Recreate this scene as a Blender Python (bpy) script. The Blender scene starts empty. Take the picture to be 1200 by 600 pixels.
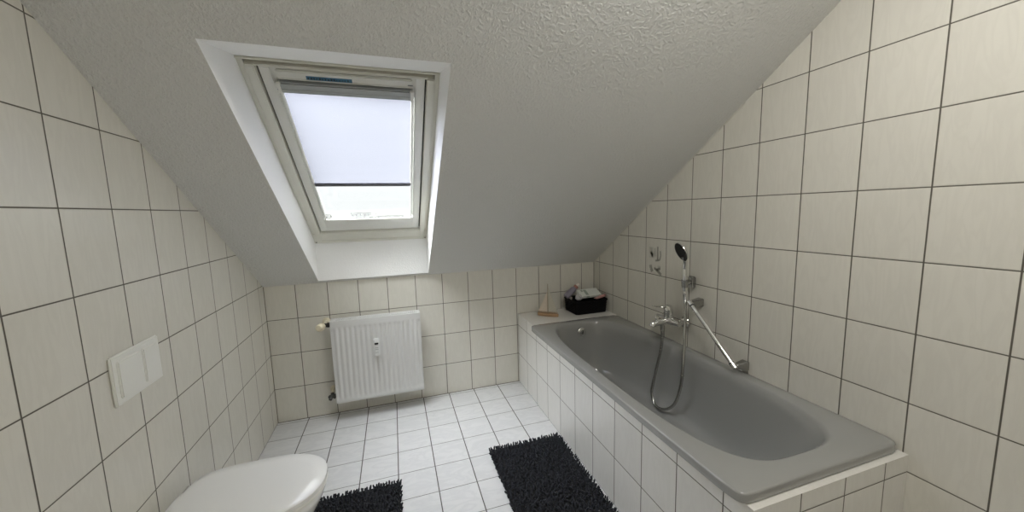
import bpy, bmesh, math, random
from math import sin, cos, pi, radians
from mathutils import Vector, Matrix

random.seed(11)
S = bpy.context.scene
C = S.collection

# ------------------------------------------------------------------ layout
BX0, XT, FX0, FY0, TY0, XR, RY0, TH = .2262, .2333, .2364, .0305, .2075, .9494, .0942, .2455
XL = -1.56            # left wall
YF = -3.6             # wall behind the camera
ZK = .972             # height of the knee wall
TAN = .677
SL = Vector((0, -1, TAN)).normalized()      # up the slope
SN = Vector((0, TAN, 1)).normalized()       # outward through the roof
SO = Vector((0, 0, ZK))
ZC = 2.45
YC = -(ZC - ZK) / TAN
BLIND_OPEN = .875
RIM = .59             # bath rim height


def W(u, s, w):
    return Vector((u, 0, 0)) + SO + SL * s + SN * w


# ------------------------------------------------------------------ materials
def new_mat(name):
    m = bpy.data.materials.new(name)
    m.use_nodes = True
    nt = m.node_tree
    b = nt.nodes['Principled BSDF']
    return m, nt, b


def N(nt, t, **kw):
    n = nt.nodes.new(t)
    for k, v in kw.items():
        setattr(n, k, v)
    return n


def simple(name, col, rough=.5, metal=0, bump=0, scale=60, var=0, coat=0, spec=None, dist=.002):
    m, nt, b = new_mat(name)
    b.inputs['Base Color'].default_value = (*col, 1)
    b.inputs['Roughness'].default_value = rough
    b.inputs['Metallic'].default_value = metal
    if coat:
        b.inputs['Coat Weight'].default_value = coat
        b.inputs['Coat Roughness'].default_value = .08
    if spec is not None:
        b.inputs['Specular IOR Level'].default_value = spec
    tc = N(nt, 'ShaderNodeTexCoord')
    if bump:
        no = N(nt, 'ShaderNodeTexNoise'); no.inputs['Scale'].default_value = scale
        no.inputs['Detail'].default_value = 3
        bp = N(nt, 'ShaderNodeBump'); bp.inputs['Strength'].default_value = bump
        bp.inputs['Distance'].default_value = dist
        nt.links.new(tc.outputs['Object'], no.inputs['Vector'])
        nt.links.new(no.outputs['Fac'], bp.inputs['Height'])
        nt.links.new(bp.outputs['Normal'], b.inputs['Normal'])
    if var:
        n2 = N(nt, 'ShaderNodeTexNoise'); n2.inputs['Scale'].default_value = scale * .2
        n2.inputs['Detail'].default_value = 5
        mx = N(nt, 'ShaderNodeMix', data_type='RGBA')
        mx.inputs[6].default_value = (*[c * (1 - var) for c in col], 1)
        mx.inputs[7].default_value = (*[min(1, c * (1 + var)) for c in col], 1)
        nt.links.new(tc.outputs['Object'], n2.inputs['Vector'])
        nt.links.new(n2.outputs['Fac'], mx.inputs[0])
        nt.links.new(mx.outputs[2], b.inputs['Base Color'])
    return m


def tile_mat(name, su, sv, col, col2, grout, gu=.004, gv=.004, marble=1.0, rough=.22, gcol_v=None, mscale=(26, 26, 5)):
    """glazed tiles laid out by the UV map (one UV unit = one tile)"""
    m, nt, b = new_mat(name)
    L = nt.links.new
    tc = N(nt, 'ShaderNodeTexCoord')
    sep = N(nt, 'ShaderNodeSeparateXYZ'); L(tc.outputs['UV'], sep.inputs[0])

    def M(op, a, b2=None, c=None):
        n = N(nt, 'ShaderNodeMath', operation=op)
        for i, v in enumerate((a, b2, c)):
            if v is None: continue
            if isinstance(v, (int, float)): n.inputs[i].default_value = v
            else: L(v, n.inputs[i])
        return n.outputs[0]

    def edge(o, size):        # metres to the nearest joint
        fr = M('FRACT', M('ADD', o, 50.0))
        return M('MULTIPLY', M('MINIMUM', fr, M('SUBTRACT', 1.0, fr)), size)
    du = edge(sep.outputs[0], su); dv = edge(sep.outputs[1], sv)

    def mask(d, g):
        mr = N(nt, 'ShaderNodeMapRange'); mr.interpolation_type = 'SMOOTHSTEP'
        L(d, mr.inputs['Value'])
        mr.inputs['From Min'].default_value = g * .5 - .0004
        mr.inputs['From Max'].default_value = g * .5 + .0006
        return mr.outputs[0]
    mu = mask(du, gu); mv = mask(dv, gv)
    tile = M('MULTIPLY', mu, mv)
    # rounded glaze edge for the bump
    h = M('MULTIPLY', M('SMOOTH_MIN', M('MULTIPLY', du, 220.0), 1.0, .3), M('SMOOTH_MIN', M('MULTIPLY', dv, 220.0), 1.0, .3))
    # tone differs from tile to tile, with soft marbling inside a tile
    fu = M('FLOOR', sep.outputs[0]); fv = M('FLOOR', sep.outputs[1])
    cmb = N(nt, 'ShaderNodeCombineXYZ'); L(fu, cmb.inputs[0]); L(fv, cmb.inputs[1])
    wn = N(nt, 'ShaderNodeTexWhiteNoise', noise_dimensions='3D'); L(cmb.outputs[0], wn.inputs['Vector'])
    off = N(nt, 'ShaderNodeVectorMath', operation='MULTIPLY_ADD')
    L(wn.outputs['Color'], off.inputs[0]); off.inputs[1].default_value = (17, 13, 9); L(tc.outputs['Object'], off.inputs[2])
    mp = N(nt, 'ShaderNodeMapping'); L(off.outputs[0], mp.inputs[0])
    mp.inputs['Rotation'].default_value = (.1, .1, .7 if mscale[0] < 10 else .1); mp.inputs['Scale'].default_value = mscale
    no = N(nt, 'ShaderNodeTexNoise'); L(mp.outputs[0], no.inputs['Vector'])
    no.inputs['Scale'].default_value = 1.0; no.inputs['Detail'].default_value = 5; no.inputs['Distortion'].default_value = 1.2
    ridge = M('ABSOLUTE', M('SUBTRACT', no.outputs['Fac'], .5))
    rr = N(nt, 'ShaderNodeMapRange'); L(ridge, rr.inputs['Value']); rr.inputs['From Max'].default_value = .11
    rr.inputs['To Min'].default_value = .75 * marble; rr.inputs['To Max'].default_value = 0
    mx = N(nt, 'ShaderNodeMix', data_type='RGBA'); L(rr.outputs[0], mx.inputs[0])
    mx.inputs[6].default_value = (*col, 1); mx.inputs[7].default_value = (*col2, 1)
    # slight whole-tile variation
    vr = N(nt, 'ShaderNodeMapRange'); L(wn.outputs['Value'], vr.inputs['Value'])
    vr.inputs['To Min'].default_value = .965; vr.inputs['To Max'].default_value = 1.0
    hs = N(nt, 'ShaderNodeHueSaturation'); L(mx.outputs[2], hs.inputs['Color']); L(vr.outputs[0], hs.inputs['Value'])
    # grout
    gm = N(nt, 'ShaderNodeMix', data_type='RGBA')
    g2 = gcol_v or grout
    L(mv, gm.inputs[0]); gm.inputs[6].default_value = (*g2, 1); gm.inputs[7].default_value = (*grout, 1)
    fin = N(nt, 'ShaderNodeMix', data_type='RGBA')
    L(tile, fin.inputs[0]); L(gm.outputs[2], fin.inputs[6]); L(hs.outputs[0], fin.inputs[7])
    L(fin.outputs[2], b.inputs['Base Color'])
    ro = N(nt, 'ShaderNodeMapRange'); L(tile, ro.inputs['Value'])
    ro.inputs['To Min'].default_value = .85; ro.inputs['To Max'].default_value = rough
    L(ro.outputs[0], b.inputs['Roughness'])
    n3 = N(nt, 'ShaderNodeTexNoise'); L(tc.outputs['Object'], n3.inputs['Vector']); n3.inputs['Scale'].default_value = 14
    hh = M('ADD', h, M('MULTIPLY', n3.outputs['Fac'], .25))
    bp = N(nt, 'ShaderNodeBump'); bp.inputs['Strength'].default_value = .6; bp.inputs['Distance'].default_value = .0015
    L(hh, bp.inputs['Height']); L(bp.outputs[0], b.inputs['Normal'])
    return m


def plaster_mat(name, col, strength, scale, dist):
    m, nt, b = new_mat(name)
    L = nt.links.new
    b.inputs['Base Color'].default_value = (*col, 1)
    b.inputs['Roughness'].default_value = .62
    tc = N(nt, 'ShaderNodeTexCoord')
    n1 = N(nt, 'ShaderNodeTexNoise'); n1.inputs['Scale'].default_value = scale; n1.inputs['Detail'].default_value = 2.5
    n1.inputs['Roughness'].default_value = .55; n1.inputs['Distortion'].default_value = .6
    L(tc.outputs['Object'], n1.inputs['Vector'])
    cr = N(nt, 'ShaderNodeMapRange'); cr.interpolation_type = 'SMOOTHSTEP'
    L(n1.outputs['Fac'], cr.inputs['Value']); cr.inputs['From Min'].default_value = .42; cr.inputs['From Max'].default_value = .66
    n2 = N(nt, 'ShaderNodeTexNoise'); n2.inputs['Scale'].default_value = scale * 3; n2.inputs['Detail'].default_value = 2
    L(tc.outputs['Object'], n2.inputs['Vector'])
    ad = N(nt, 'ShaderNodeMath', operation='MULTIPLY_ADD'); L(n2.outputs['Fac'], ad.inputs[0]); ad.inputs[1].default_value = .3
    L(cr.outputs[0], ad.inputs[2])
    bp = N(nt, 'ShaderNodeBump'); bp.inputs['Strength'].default_value = strength; bp.inputs['Distance'].default_value = dist
    L(ad.outputs[0], bp.inputs['Height']); L(bp.outputs[0], b.inputs['Normal'])
    return m


WALLT = tile_mat('wall_tiles', .2, TH, (.69, .67, .605), (.62, .60, .54), (.11, .10, .08), .0042, .0038, .45, .25)
BATHT = tile_mat('bath_tiles', .2, TH, (.78, .765, .73), (.70, .685, .645), (.12, .11, .09), .0042, .0036, .4, .22)
FLOORT = tile_mat('floor_tiles', .2, .2, (.655, .655, .655), (.55, .555, .56), (.09, .085, .075), .0052, .0036, .7, .30, (.15, .145, .13), (6, 15, 9))
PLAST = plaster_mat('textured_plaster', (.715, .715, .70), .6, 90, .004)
PLAST_LIT = plaster_mat('reveal_plaster_lit', (.93, .93, .925), .35, 110, .002)  # same paint as the ceiling, lightened: window light put into the colour
WHITE_P = simple('white_paint', (.80, .80, .77), .35)
SILIC = simple('silicone_bead', (.62, .61, .56), .5)
GROUTM = simple('dark_grout', (.13, .115, .09), .9)
PLASTIC_W = simple('white_plastic', (.78, .78, .74), .35, bump=.05, scale=8)
FRAMEM = simple('frame_lacquer', (.74, .73, .66), .4, bump=.08, scale=30, var=.04)
SEALM = simple('rubber_seal', (.03, .03, .035), .6)
STAINM = simple('weathered_groove', (.40, .36, .29), .7, var=.25, scale=120)
CASS = simple('cassette_aluminium', (.42, .44, .44), .38, metal=.35)
BAR = simple('grey_bar', (.11, .11, .12), .4, metal=.2)
CHROME = simple('chrome', (.78, .78, .77), .07, metal=1)
CHROME2 = simple('satin_chrome', (.40, .40, .39), .25, metal=1)
HOSE = simple('metal_hose', (.42, .42, .41), .22, metal=1)
DARKF = simple('charcoal_plastic', (.022, .022, .021), .7)
TUBM = simple('grey_bath_enamel', (.29, .29, .28), .16, coat=.5)
CERAM = simple('white_ceramic', (.82, .82, .80), .08, coat=.6)
RADM = simple('radiator_enamel', (.64, .64, .625), .32)
RAD_SHADE = simple('radiator_inside_shade', (.03, .03, .028), .6)  # near-black colour stands in for the shade inside the radiator
CREAM = simple('aged_cream_plastic', (.72, .66, .50), .4)
BRASS = simple('tarnished_brass', (.42, .36, .24), .4, metal=.8)
DMET = simple('dark_metal', (.06, .06, .055), .45, metal=.6)
WOOD = simple('light_wood', (.42, .27, .15), .6, var=.25, scale=90, bump=.2)
DRIFT = simple('driftwood', (.36, .30, .22), .75, var=.25, scale=90, bump=.3)
SAILM = simple('sail_cloth', (.64, .56, .47), .9, bump=.3, scale=400, var=.05)
SAILM2 = simple('sail_cloth_grey', (.50, .475, .40), .9, bump=.3, scale=400, var=.05)
BLK = simple('black_wicker', (.003, .003, .004), .6, spec=.15)
LILAC = simple('lilac_plastic', (.22, .20, .25), .4)
PINKW = simple('copper_pink', (.33, .15, .12), .35)
CAPW = simple('pearl_cap', (.72, .66, .60), .35)
CARD = simple('white_card', (.68, .70, .66), .6)
GREENP = simple('grey_green_print', (.30, .35, .30), .6)
PINKT = simple('rose_tube', (.50, .27, .25), .4)
FOILP = simple('crumpled_film', (.55, .54, .54), .35, bump=.6, scale=80)
RUGM = simple('charcoal_chenille', (.019, .021, .027), .95, var=.5, scale=420)
RUGM2 = simple('charcoal_chenille_dark', (.006, .006, .007), .95)
STICK = simple('blue_sticker', (.055, .17, .28), .5, var=.5, scale=260)
STICK2 = simple('dark_print', (.03, .04, .05), .5)
GREYP = simple('grey_print', (.25, .25, .24), .5)
DECOR = simple('grey_tile_print', (.33, .325, .285), .3, var=.15, scale=150)
DECOR2 = simple('pale_grey_tile_print', (.50, .49, .435), .3, var=.1, scale=150)
LCD = simple('lcd_window', (.01, .01, .012), .15)

# roller blind cloth: thin sheer weave, most light passes straight through, some scatters
m, nt, b = new_mat('blind_cloth')
b.inputs['Base Color'].default_value = (.80, .80, .86, 1); b.inputs['Roughness'].default_value = .9
tr = N(nt, 'ShaderNodeBsdfTranslucent'); tr.inputs['Color'].default_value = (.83, .845, .94, 1)
tp = N(nt, 'ShaderNodeBsdfTransparent'); tp.inputs['Color'].default_value = (.36, .365, .44, 1)
m1 = N(nt, 'ShaderNodeMixShader'); m1.inputs[0].default_value = .5
mx = N(nt, 'ShaderNodeMixShader'); mx.inputs[0].default_value = BLIND_OPEN
out = nt.nodes['Material Output']
nt.links.new(b.outputs[0], m1.inputs[1]); nt.links.new(tr.outputs[0], m1.inputs[2])
nt.links.new(m1.outputs[0], mx.inputs[1]); nt.links.new(tp.outputs[0], mx.inputs[2]); nt.links.new(mx.outputs[0], out.inputs['Surface'])
BLIND = m
# window glass
m, nt, b = new_mat('window_glass')
nt.nodes.remove(b)
t = N(nt, 'ShaderNodeBsdfTransparent'); t.inputs['Color'].default_value = (.95, .965, .96, 1)
g = N(nt, 'ShaderNodeBsdfGlossy'); g.inputs['Roughness'].default_value = .01
lw = N(nt, 'ShaderNodeLayerWeight'); lw.inputs['Blend'].default_value = .5
pw = N(nt, 'ShaderNodeMath', operation='POWER'); nt.links.new(lw.outputs['Facing'], pw.inputs[0]); pw.inputs[1].default_value = 5
fr = N(nt, 'ShaderNodeMath', operation='MULTIPLY_ADD'); nt.links.new(pw.outputs[0], fr.inputs[0])
fr.inputs[1].default_value = .6; fr.inputs[2].default_value = .04
mx = N(nt, 'ShaderNodeMixShader'); out = nt.nodes['Material Output']
nt.links.new(fr.outputs[0], mx.inputs[0]); nt.links.new(t.outputs[0], mx.inputs[1]); nt.links.new(g.outputs[0], mx.inputs[2])
nt.links.new(mx.outputs[0], out.inputs['Surface'])
GLASS = m
DROPM = simple('rain_drop', (.9, .92, .92), .02)
DROPM.node_tree.nodes['Principled BSDF'].inputs['Transmission Weight'].default_value = 1
DROPM.node_tree.nodes['Principled BSDF'].inputs['IOR'].default_value = 1.33
HOUSE1 = simple('far_render', (.13, .13, .13), .9, spec=0)
HOUSE2 = simple('far_roof', (.050, .048, .046), .9, spec=0)
HOUSE3 = simple('far_window', (.04, .04, .045), .6, spec=0)
FIELD = simple('far_ground', (.036, .037, .036), .95, spec=0, var=.1, scale=.05)
TREEM = simple('far_foliage', (.05, .055, .048), .95, spec=0)


# ------------------------------------------------------------------ mesh helpers
def obj(name, bm, mat, parent=None, smooth=30, recalc=True):
    if recalc:
        bmesh.ops.recalc_face_normals(bm, faces=bm.faces)
    me = bpy.data.meshes.new(name)
    bm.to_mesh(me); bm.free()
    for mm in (mat if isinstance(mat, (list, tuple)) else [mat]):
        me.materials.append(mm)
    if smooth:
        me.shade_smooth()
        me.set_sharp_from_angle(angle=radians(smooth))
    o = bpy.data.objects.new(name, me); C.objects.link(o)
    if parent:
        o.parent = parent
        o.matrix_parent_inverse = parent.matrix_basis.inverted()
    return o


def thing(name, label, cat, loc=(0, 0, 0), group=None):
    o = bpy.data.objects.new(name, None); C.objects.link(o)
    o.location = loc; o.empty_display_size = .05
    o['label'] = label; o['category'] = cat
    if group: o['group'] = group
    return o


def tag(o, label, cat, group=None):
    o['label'] = label; o['category'] = cat
    if group: o['group'] = group
    return o


def struct(o):
    o['kind'] = 'structure'
    return o


def add_box(bm, lo, hi, bevel=0, seg=2, M=None, mi=0):
    b = bmesh.new()
    vs = [b.verts.new((x, y, z)) for x in (lo[0], hi[0]) for y in (lo[1], hi[1]) for z in (lo[2], hi[2])]
    for f in ((0, 1, 3, 2), (4, 6, 7, 5), (0, 4, 5, 1), (2, 3, 7, 6), (0, 2, 6, 4), (1, 5, 7, 3)):
        b.faces.new([vs[i] for i in f])
    bmesh.ops.recalc_face_normals(b, faces=b.faces)
    if bevel:
        bmesh.ops.bevel(b, geom=list(b.edges), offset=bevel, segments=seg, affect='EDGES', clamp_overlap=True)
    merge(bm, b, M, mi)


def merge(bm, b, M=None, mi=0):
    mp = {}
    for v in b.verts:
        mp[v] = bm.verts.new(M @ v.co if M else v.co)
    for f in b.faces:
        try:
            nf = bm.faces.new([mp[v] for v in f.verts]); nf.material_index = mi
        except ValueError:
            pass
    b.free()


def frame_of(d):
    d = Vector(d).normalized()
    a = Vector((0, 0, 1)) if abs(d.z) < .9 else Vector((1, 0, 0))
    x = d.cross(a).normalized(); y = d.cross(x).normalized()
    return x, y, d


def add_lathe(bm, base, axis, prof, seg=24, mi=0, sx=1, sy=1, xdir=None):
    """prof = [(distance along axis, radius)]"""
    x, y, d = frame_of(axis)
    if xdir is not None:
        x = (Vector(xdir) - d * Vector(xdir).dot(d)).normalized(); y = d.cross(x)
    base = Vector(base); rings = []
    for h, r in prof:
        if r < 1e-6:
            rings.append([bm.verts.new(base + d * h)])
        else:
            rings.append([bm.verts.new(base + d * h + (x * cos(2 * pi * k / seg) * sx + y * sin(2 * pi * k / seg) * sy) * r) for k in range(seg)])
    for a, b in zip(rings, rings[1:]):
        bridge(bm, a, b, mi)
    for r, fl in ((rings[0], True), (rings[-1], False)):
        if len(r) > 1:
            f = bm.faces.new(r[::-1] if fl else r); f.material_index = mi


def bridge(bm, a, b, mi=0):
    n = max(len(a), len(b))
    for k in range(n):
        k2 = (k + 1) % n
        if len(a) == 1 and len(b) == 1: continue
        if len(a) == 1: vs = [a[0], b[k2], b[k]]
        elif len(b) == 1: vs = [a[k], a[k2], b[0]]
        else: vs = [a[k], a[k2], b[k2], b[k]]
        f = bm.faces.new(vs); f.material_index = mi


def catmull(pts, n=8):
    P = [Vector(p) for p in pts]
    P = [P[0] * 2 - P[1]] + P + [P[-1] * 2 - P[-2]]
    out = []
    for i in range(1, len(P) - 2):
        for k in range(n):
            t = k / n
            a, b, c, d = P[i - 1], P[i], P[i + 1], P[i + 2]
            out.append(.5 * ((2 * b) + (c - a) * t + (2 * a - 5 * b + 4 * c - d) * t * t + (3 * b - a - 3 * c + d) * t ** 3))
    out.append(P[-2])
    return out


def add_tube(bm, pts, r, seg=12, mi=0, closed=False):
    pts = [Vector(p) for p in pts]; n = len(pts)
    rad = r if callable(r) else (lambda t: r)
    rings = []; px = None
    for i, p in enumerate(pts):
        d = (pts[min(i + 1, n - 1)] - pts[max(i - 1, 0)]).normalized()
        if px is None: x, _, _ = frame_of(d)
        else: x = (px - d * px.dot(d)).normalized()
        px = x; y = d.cross(x); rr = rad(i / (n - 1))
        rings.append([bm.verts.new(p + (x * cos(2 * pi * k / seg) + y * sin(2 * pi * k / seg)) * rr) for k in range(seg)])
    for a, b in zip(rings, rings[1:]): bridge(bm, a, b, mi)
    bm.faces.new(rings[0][::-1]).material_index = mi; bm.faces.new(rings[-1]).material_index = mi


def quad(bm, pts, mi=0):
    f = bm.faces.new([bm.verts.new(p) for p in pts]); f.material_index = mi
    return f


def add_prism(bm, poly, off, mi=0, M=None):
    """closed solid from a planar polygon (list of 3-D points) pushed by off"""
    a = [bm.verts.new((M @ Vector(p)) if M else p) for p in poly]
    o2 = Vector(off)
    b = [bm.verts.new((M @ (Vector(p) + o2)) if M else Vector(p) + o2) for p in poly]
    bm.faces.new(a[::-1]).material_index = mi; bm.faces.new(b).material_index = mi
    n = len(poly)
    for k in range(n):
        bm.faces.new([a[k], a[(k + 1) % n], b[(k + 1) % n], b[k]]).material_index = mi


def uv_tiles(o, fn):
    me = o.data
    uv = me.uv_layers.new(name='tiles')
    for p in me.polygons:
        for li in p.loop_indices:
            uv.data[li].uv = fn(me.vertices[me.loops[li].vertex_index].co, p.normal)


def U_back(co, n):
    if abs(n.x) > .7: return ((co.y + RY0) / .2, co.z / TH)
    return ((co.x - BX0) / .2, co.z / TH)


def U_side(co, n):
    if abs(n.y) > .7: return ((co.x - BX0) / .2, co.z / TH)
    return ((co.y + RY0) / .2, co.z / TH)


# ------------------------------------------------------------------ room shell
bm = bmesh.new(); add_box(bm, (XL - .2, YF - .2, -.2), (XR + .2, .3, 0))
fl = struct(obj('floor', bm, FLOORT, smooth=0)); uv_tiles(fl, lambda co, n: ((co.x - FX0) / .2, (co.y + FY0) / .2))
bm = bmesh.new(); add_box(bm, (XL - .2, 0, 0), (XR + .2, .25, ZK + .012))
wb = struct(obj('wall_back', bm, WALLT, smooth=0)); uv_tiles(wb, U_back)


def side_poly(x):
    return [(x, YF, 0), (x, .2, 0), (x, .2, ZK - .2 * TAN + .05), (x, 0, ZK + .05), (x, YC, ZC + .05), (x, YF, ZC + .05)]


bm = bmesh.new(); add_prism(bm, side_poly(XR), (.2, 0, 0))
wr = struct(obj('wall_right', bm, WALLT, smooth=0)); uv_tiles(wr, U_side)
bm = bmesh.new(); add_prism(bm, side_poly(XL), (-.2, 0, 0))
wl = struct(obj('wall_left', bm, WALLT, smooth=0)); uv_tiles(wl, U_side)
bm = bmesh.new(); add_box(bm, (XL - .2, YF - .2, 0), (XR + .2, YF, ZC + .05))
wf = struct(obj('wall_front', bm, WALLT, smooth=0)); uv_tiles(wf, U_back)

# printed decor tile on the right wall (thin glaze relief)
bm = bmesh.new()
dz = 4 * TH; y0 = -.6942


def stroke(pts, w, mi):          # (a, b): a = metres toward camera from joint, b = metres up
    for (a, b_), (a2, b2) in zip(pts, pts[1:]):
        w2 = w; d = Vector((0, -(a2 - a), b2 - b_)); n_ = Vector((0, d.z, -d.y)).normalized() * w * .5
        P0 = Vector((XR + .0015, y0 - a, dz + b_)); P1 = P0 + d
        add_prism(bm, [P0 + n_, P1 + n_, P1 - n_, P0 - n_], (-.0021, 0, 0), mi)


stroke([(.055, .185), (.055, .112)], .040, 1)
stroke([(.092, .180), (.092, .125)], .022, 1)
stroke([(.050, .150), (.085, .118)], .018, 1)
stroke([(.120, .192), (.120, .102)], .013, 0)
stroke([(.144, .165), (.150, .135), (.140, .104), (.098, .096)], .012, 0)
stroke([(.050, .062), (.056, .040), (.070, .018)], .026, 0)
stroke([(.088, .046), (.112, .034), (.148, .050)], .017, 0)
stroke([(.110, .036), (.128, .026), (.158, .008)], .020, 0)
stroke([(.120, .062), (.150, .058)], .016, 1)
obj('tile_decor', bm, [DECOR, DECOR2], wr, smooth=0)

# ceiling: sloped part with the window opening, then flat part
UL, UR = -1.22, -.475
SB0, ST0 = .032, 1.756        # opening in the room-side face
SB1, ST1, WF = .175, 1.551, .222   # opening at the window frame
WO = .34
s_top = (-YC + TAN * (ZC - ZK)) / math.hypot(1, TAN)
bm = bmesh.new()
xs = [XL - .2, UL, UR, XR + .2]
ss = [-.25, SB0, ST0, s_top]
for i in range(3):
    for j in range(3):
        if i == 1 and j == 1: continue
        quad(bm, [W(xs[i], ss[j], 0), W(xs[i + 1], ss[j], 0), W(xs[i + 1], ss[j + 1], 0), W(xs[i], ss[j + 1], 0)])
so = [-.25, SB1, ST1, s_top + .2]
for i in range(3):
    for j in range(3):
        if i == 1 and j == 1: continue
        quad(bm, [W(xs[i], so[j], WO), W(xs[i + 1], so[j], WO), W(xs[i + 1], so[j + 1], WO), W(xs[i], so[j + 1], WO)])
A = [W(UL, SB0, 0), W(UR, SB0, 0), W(UR, ST0, 0), W(UL, ST0, 0)]
B = [W(UL, SB1, WF), W(UR, SB1, WF), W(UR, ST1, WF), W(UL, ST1, WF)]
D = [W(UL, SB1, WO), W(UR, SB1, WO), W(UR, ST1, WO), W(UL, ST1, WO)]
for k in range(4):
    quad(bm, [A[k], A[(k + 1) % 4], B[(k + 1) % 4], B[k]], 1)
    quad(bm, [B[k], B[(k + 1) % 4], D[(k + 1) % 4], D[k]], 1)
# ends of the roof slab
quad(bm, [W(xs[0], ss[0], 0), W(xs[3], ss[0], 0), W(xs[3], so[0], WO), W(xs[0], so[0], WO)])
for x in (xs[0], xs[3]):
    quad(bm, [W(x, ss[0], 0), W(x, ss[3], 0), W(x, so[3], WO), W(x, so[0], WO)])
# flat part
add_box(bm, (XL - .2, YF - .2, ZC), (XR + .2, YC, ZC + .25))
add_box(bm, (XL - .2, YC - .02, ZC + .001), (XR + .2, YC + .25, ZC + .25))
bmesh.ops.remove_doubles(bm, verts=bm.verts, dist=1e-4)
struct(obj('ceiling', bm, [PLAST, PLAST_LIT], smooth=0, recalc=False))

# sealant beads / joints where the planes meet
bm = bmesh.new()
for pts, r in (([(UR + .01, -.002, ZK - .001), (XR - .001, -.002, ZK - .001)], .003),
               ([W(XR - .002, .0, -.001), W(XR - .002, 1.7, -.001)], .004)):
    add_tube(bm, pts, r, 6)
struct(obj('trim_1', bm, SILIC))
bm = bmesh.new()
add_tube(bm, [(XR, 0, .55), (XR, 0, ZK)], .0035, 6)
add_tube(bm, [(XL, 0, 0), (XR, 0, 0)], .003, 6)
add_tube(bm, [(XL, 0, 0), (XL, 0, ZK)], .003, 6)
struct(obj('trim_2', bm, GROUTM))

# ------------------------------------------------------------------ roof window
win = struct(bpy.data.objects.new('window_1', None)); C.objects.link(win); win.location = W(-.848, SB1, WF)


def wbox(bm, u0, u1, s0, s1, w0, w1, bevel=.002, mi=0):
    b = bmesh.new(); add_box(b, (u0, s0, w0), (u1, s1, w1), bevel)
    for v in b.verts: v.co = W(*v.co)
    merge(bm, b, None, mi)


bm = bmesh.new()   # fixed frame: jambs with a step, head, foot
for sgn in (-1, 1):
    c0 = -.8475
    a, b2 = sorted((c0 + sgn * .3725, c0 + sgn * .353)); wbox(bm, a, b2, SB1, ST1, .222, .36)
    a, b2 = sorted((c0 + sgn * .352, c0 + sgn * .320)); wbox(bm, a, b2, SB1 + .02, ST1 - .03, .212, .36, .004)
wbox(bm, UL, UR, SB1, .292, .218, .276, .004)
wbox(bm, UL, UR, .178, .205, .212, .25, .003)
wbox(bm, UL, UR, ST1 - .008, ST1, .214, .36)
wbox(bm, UL + .02, UR - .02, 1.511, 1.522, .222, .36, .003)
obj('window_frame', bm, FRAMEM, win)
bm = bmesh.new(); wbox(bm, UL + .01, UR - .01, 1.522, 1.543, .245, .36, .001)
obj('head_groove', bm, STAINM, win)
bm = bmesh.new()
for u in (-.530, -1.165):
    wbox(bm, u - .0035, u + .0035, .297, 1.508, .250, .36, .001)
wbox(bm, -1.165, -.530, .292, .300, .262, .276, .001)
obj('rubber_seal', bm, SEALM, win)
bm = bmesh.new()
for u in (UR - .012, UL + .012):
    b3 = bmesh.new(); add_lathe(b3, W(u, .195, .2115), SN, [(-.001, .0), (-.001, .004), (.002, .005)], 12); merge(bm, b3)
obj('frame_screw', bm, DMET, win)
bm = bmesh.new()   # opening sash
sash_e = bmesh.new()
for u0, u1 in ((-.577, -.5345), (-1.161, -1.119)):
    wbox(bm, u0, u1, .302, 1.508, .232, .30, .004)
add_prism(bm, [W(-1.1195, a, b2) for a, b2 in ((.302, .276), (.302, .236), (.306, .232), (.420, .232), (.427, .236), (.427, .2385), (.367, .276))], (.543, 0, 0))
wbox(bm, -1.119, -.577, 1.40, 1.508, .236, .30, .003)
sash = obj('sash', bm, PLASTIC_W, win)
bm = bmesh.new()
wbox(bm, -1.119, -.577, .384, .3885, .258, .263, .0005)
for u in (-.5795, -1.1165): wbox(bm, u - .0015, u + .0015, .43, 1.40, .256, .264, .0005)
obj('glazing_seal', bm, simple('grey_seal', (.20, .20, .19), .6), sash)
bm = bmesh.new(); wbox(bm, -1.119, -.577, .374, 1.43, .263, .271, 0)
pane = obj('glass_pane', bm, GLASS, sash, smooth=0)
bm = bmesh.new()   # ventilation flap along the top
wbox(bm, -1.105, -.59, 1.462, 1.500, .224, .238, .004)
wbox(bm, -1.105, -.59, 1.464, 1.468, .219, .226, .001)
flap = obj('ventilation_flap', bm, PLASTIC_W, sash)
bm = bmesh.new(); wbox(bm, -1.0, -.83, 1.4675, 1.484, .2225, .2245, 0)
st = obj('blue_sticker', bm, STICK, flap, smooth=0); st['label'] = 'blue printed sticker'
bm = bmesh.new()
for k in range(15):
    u = -.995 + k * .0105; wbox(bm, u, u + random.uniform(.003, .007), 1.471, 1.471 + random.uniform(.005, .010), .2218, .2226, 0)
for k in range(5):
    u = -.607 + k * .0042; wbox(bm, u, u + .003, 1.474, 1.478, .2228, .2242, 0)
obj('faded_print', bm, [STICK2], flap, smooth=0)

# rain on the outside of the pane
bm = bmesh.new()
for k in range(900):
    u = random.uniform(-1.108, -.585)
    s = .380 + abs(random.gauss(0, .13))
    if random.random() < .3: s = random.uniform(.436, .80)
    if s > .82: continue
    r = random.choice([.0006, .0008, .0010, .0014])
    base = W(u, s, .271)
    seg = 6; ring = []; ring2 = []
    st_ = random.uniform(1.0, 1.8)
    for q in range(seg):
        a = 2 * pi * q / seg
        ring.append(bm.verts.new(base + Vector((cos(a) * r, 0, 0)) + SL * sin(a) * r * st_))
        ring2.append(bm.verts.new(base + Vector((cos(a) * r * .65, 0, 0)) + SL * sin(a) * r * st_ * .65 + SN * r * .45))
    top = bm.verts.new(base + SN * r * .6)
    bridge(bm, ring, ring2); bridge(bm, ring2, [top]); bm.faces.new(ring[::-1])
rd = obj('rain_drops', bm, DROPM, sash, smooth=60); rd['kind'] = 'stuff'

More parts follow.
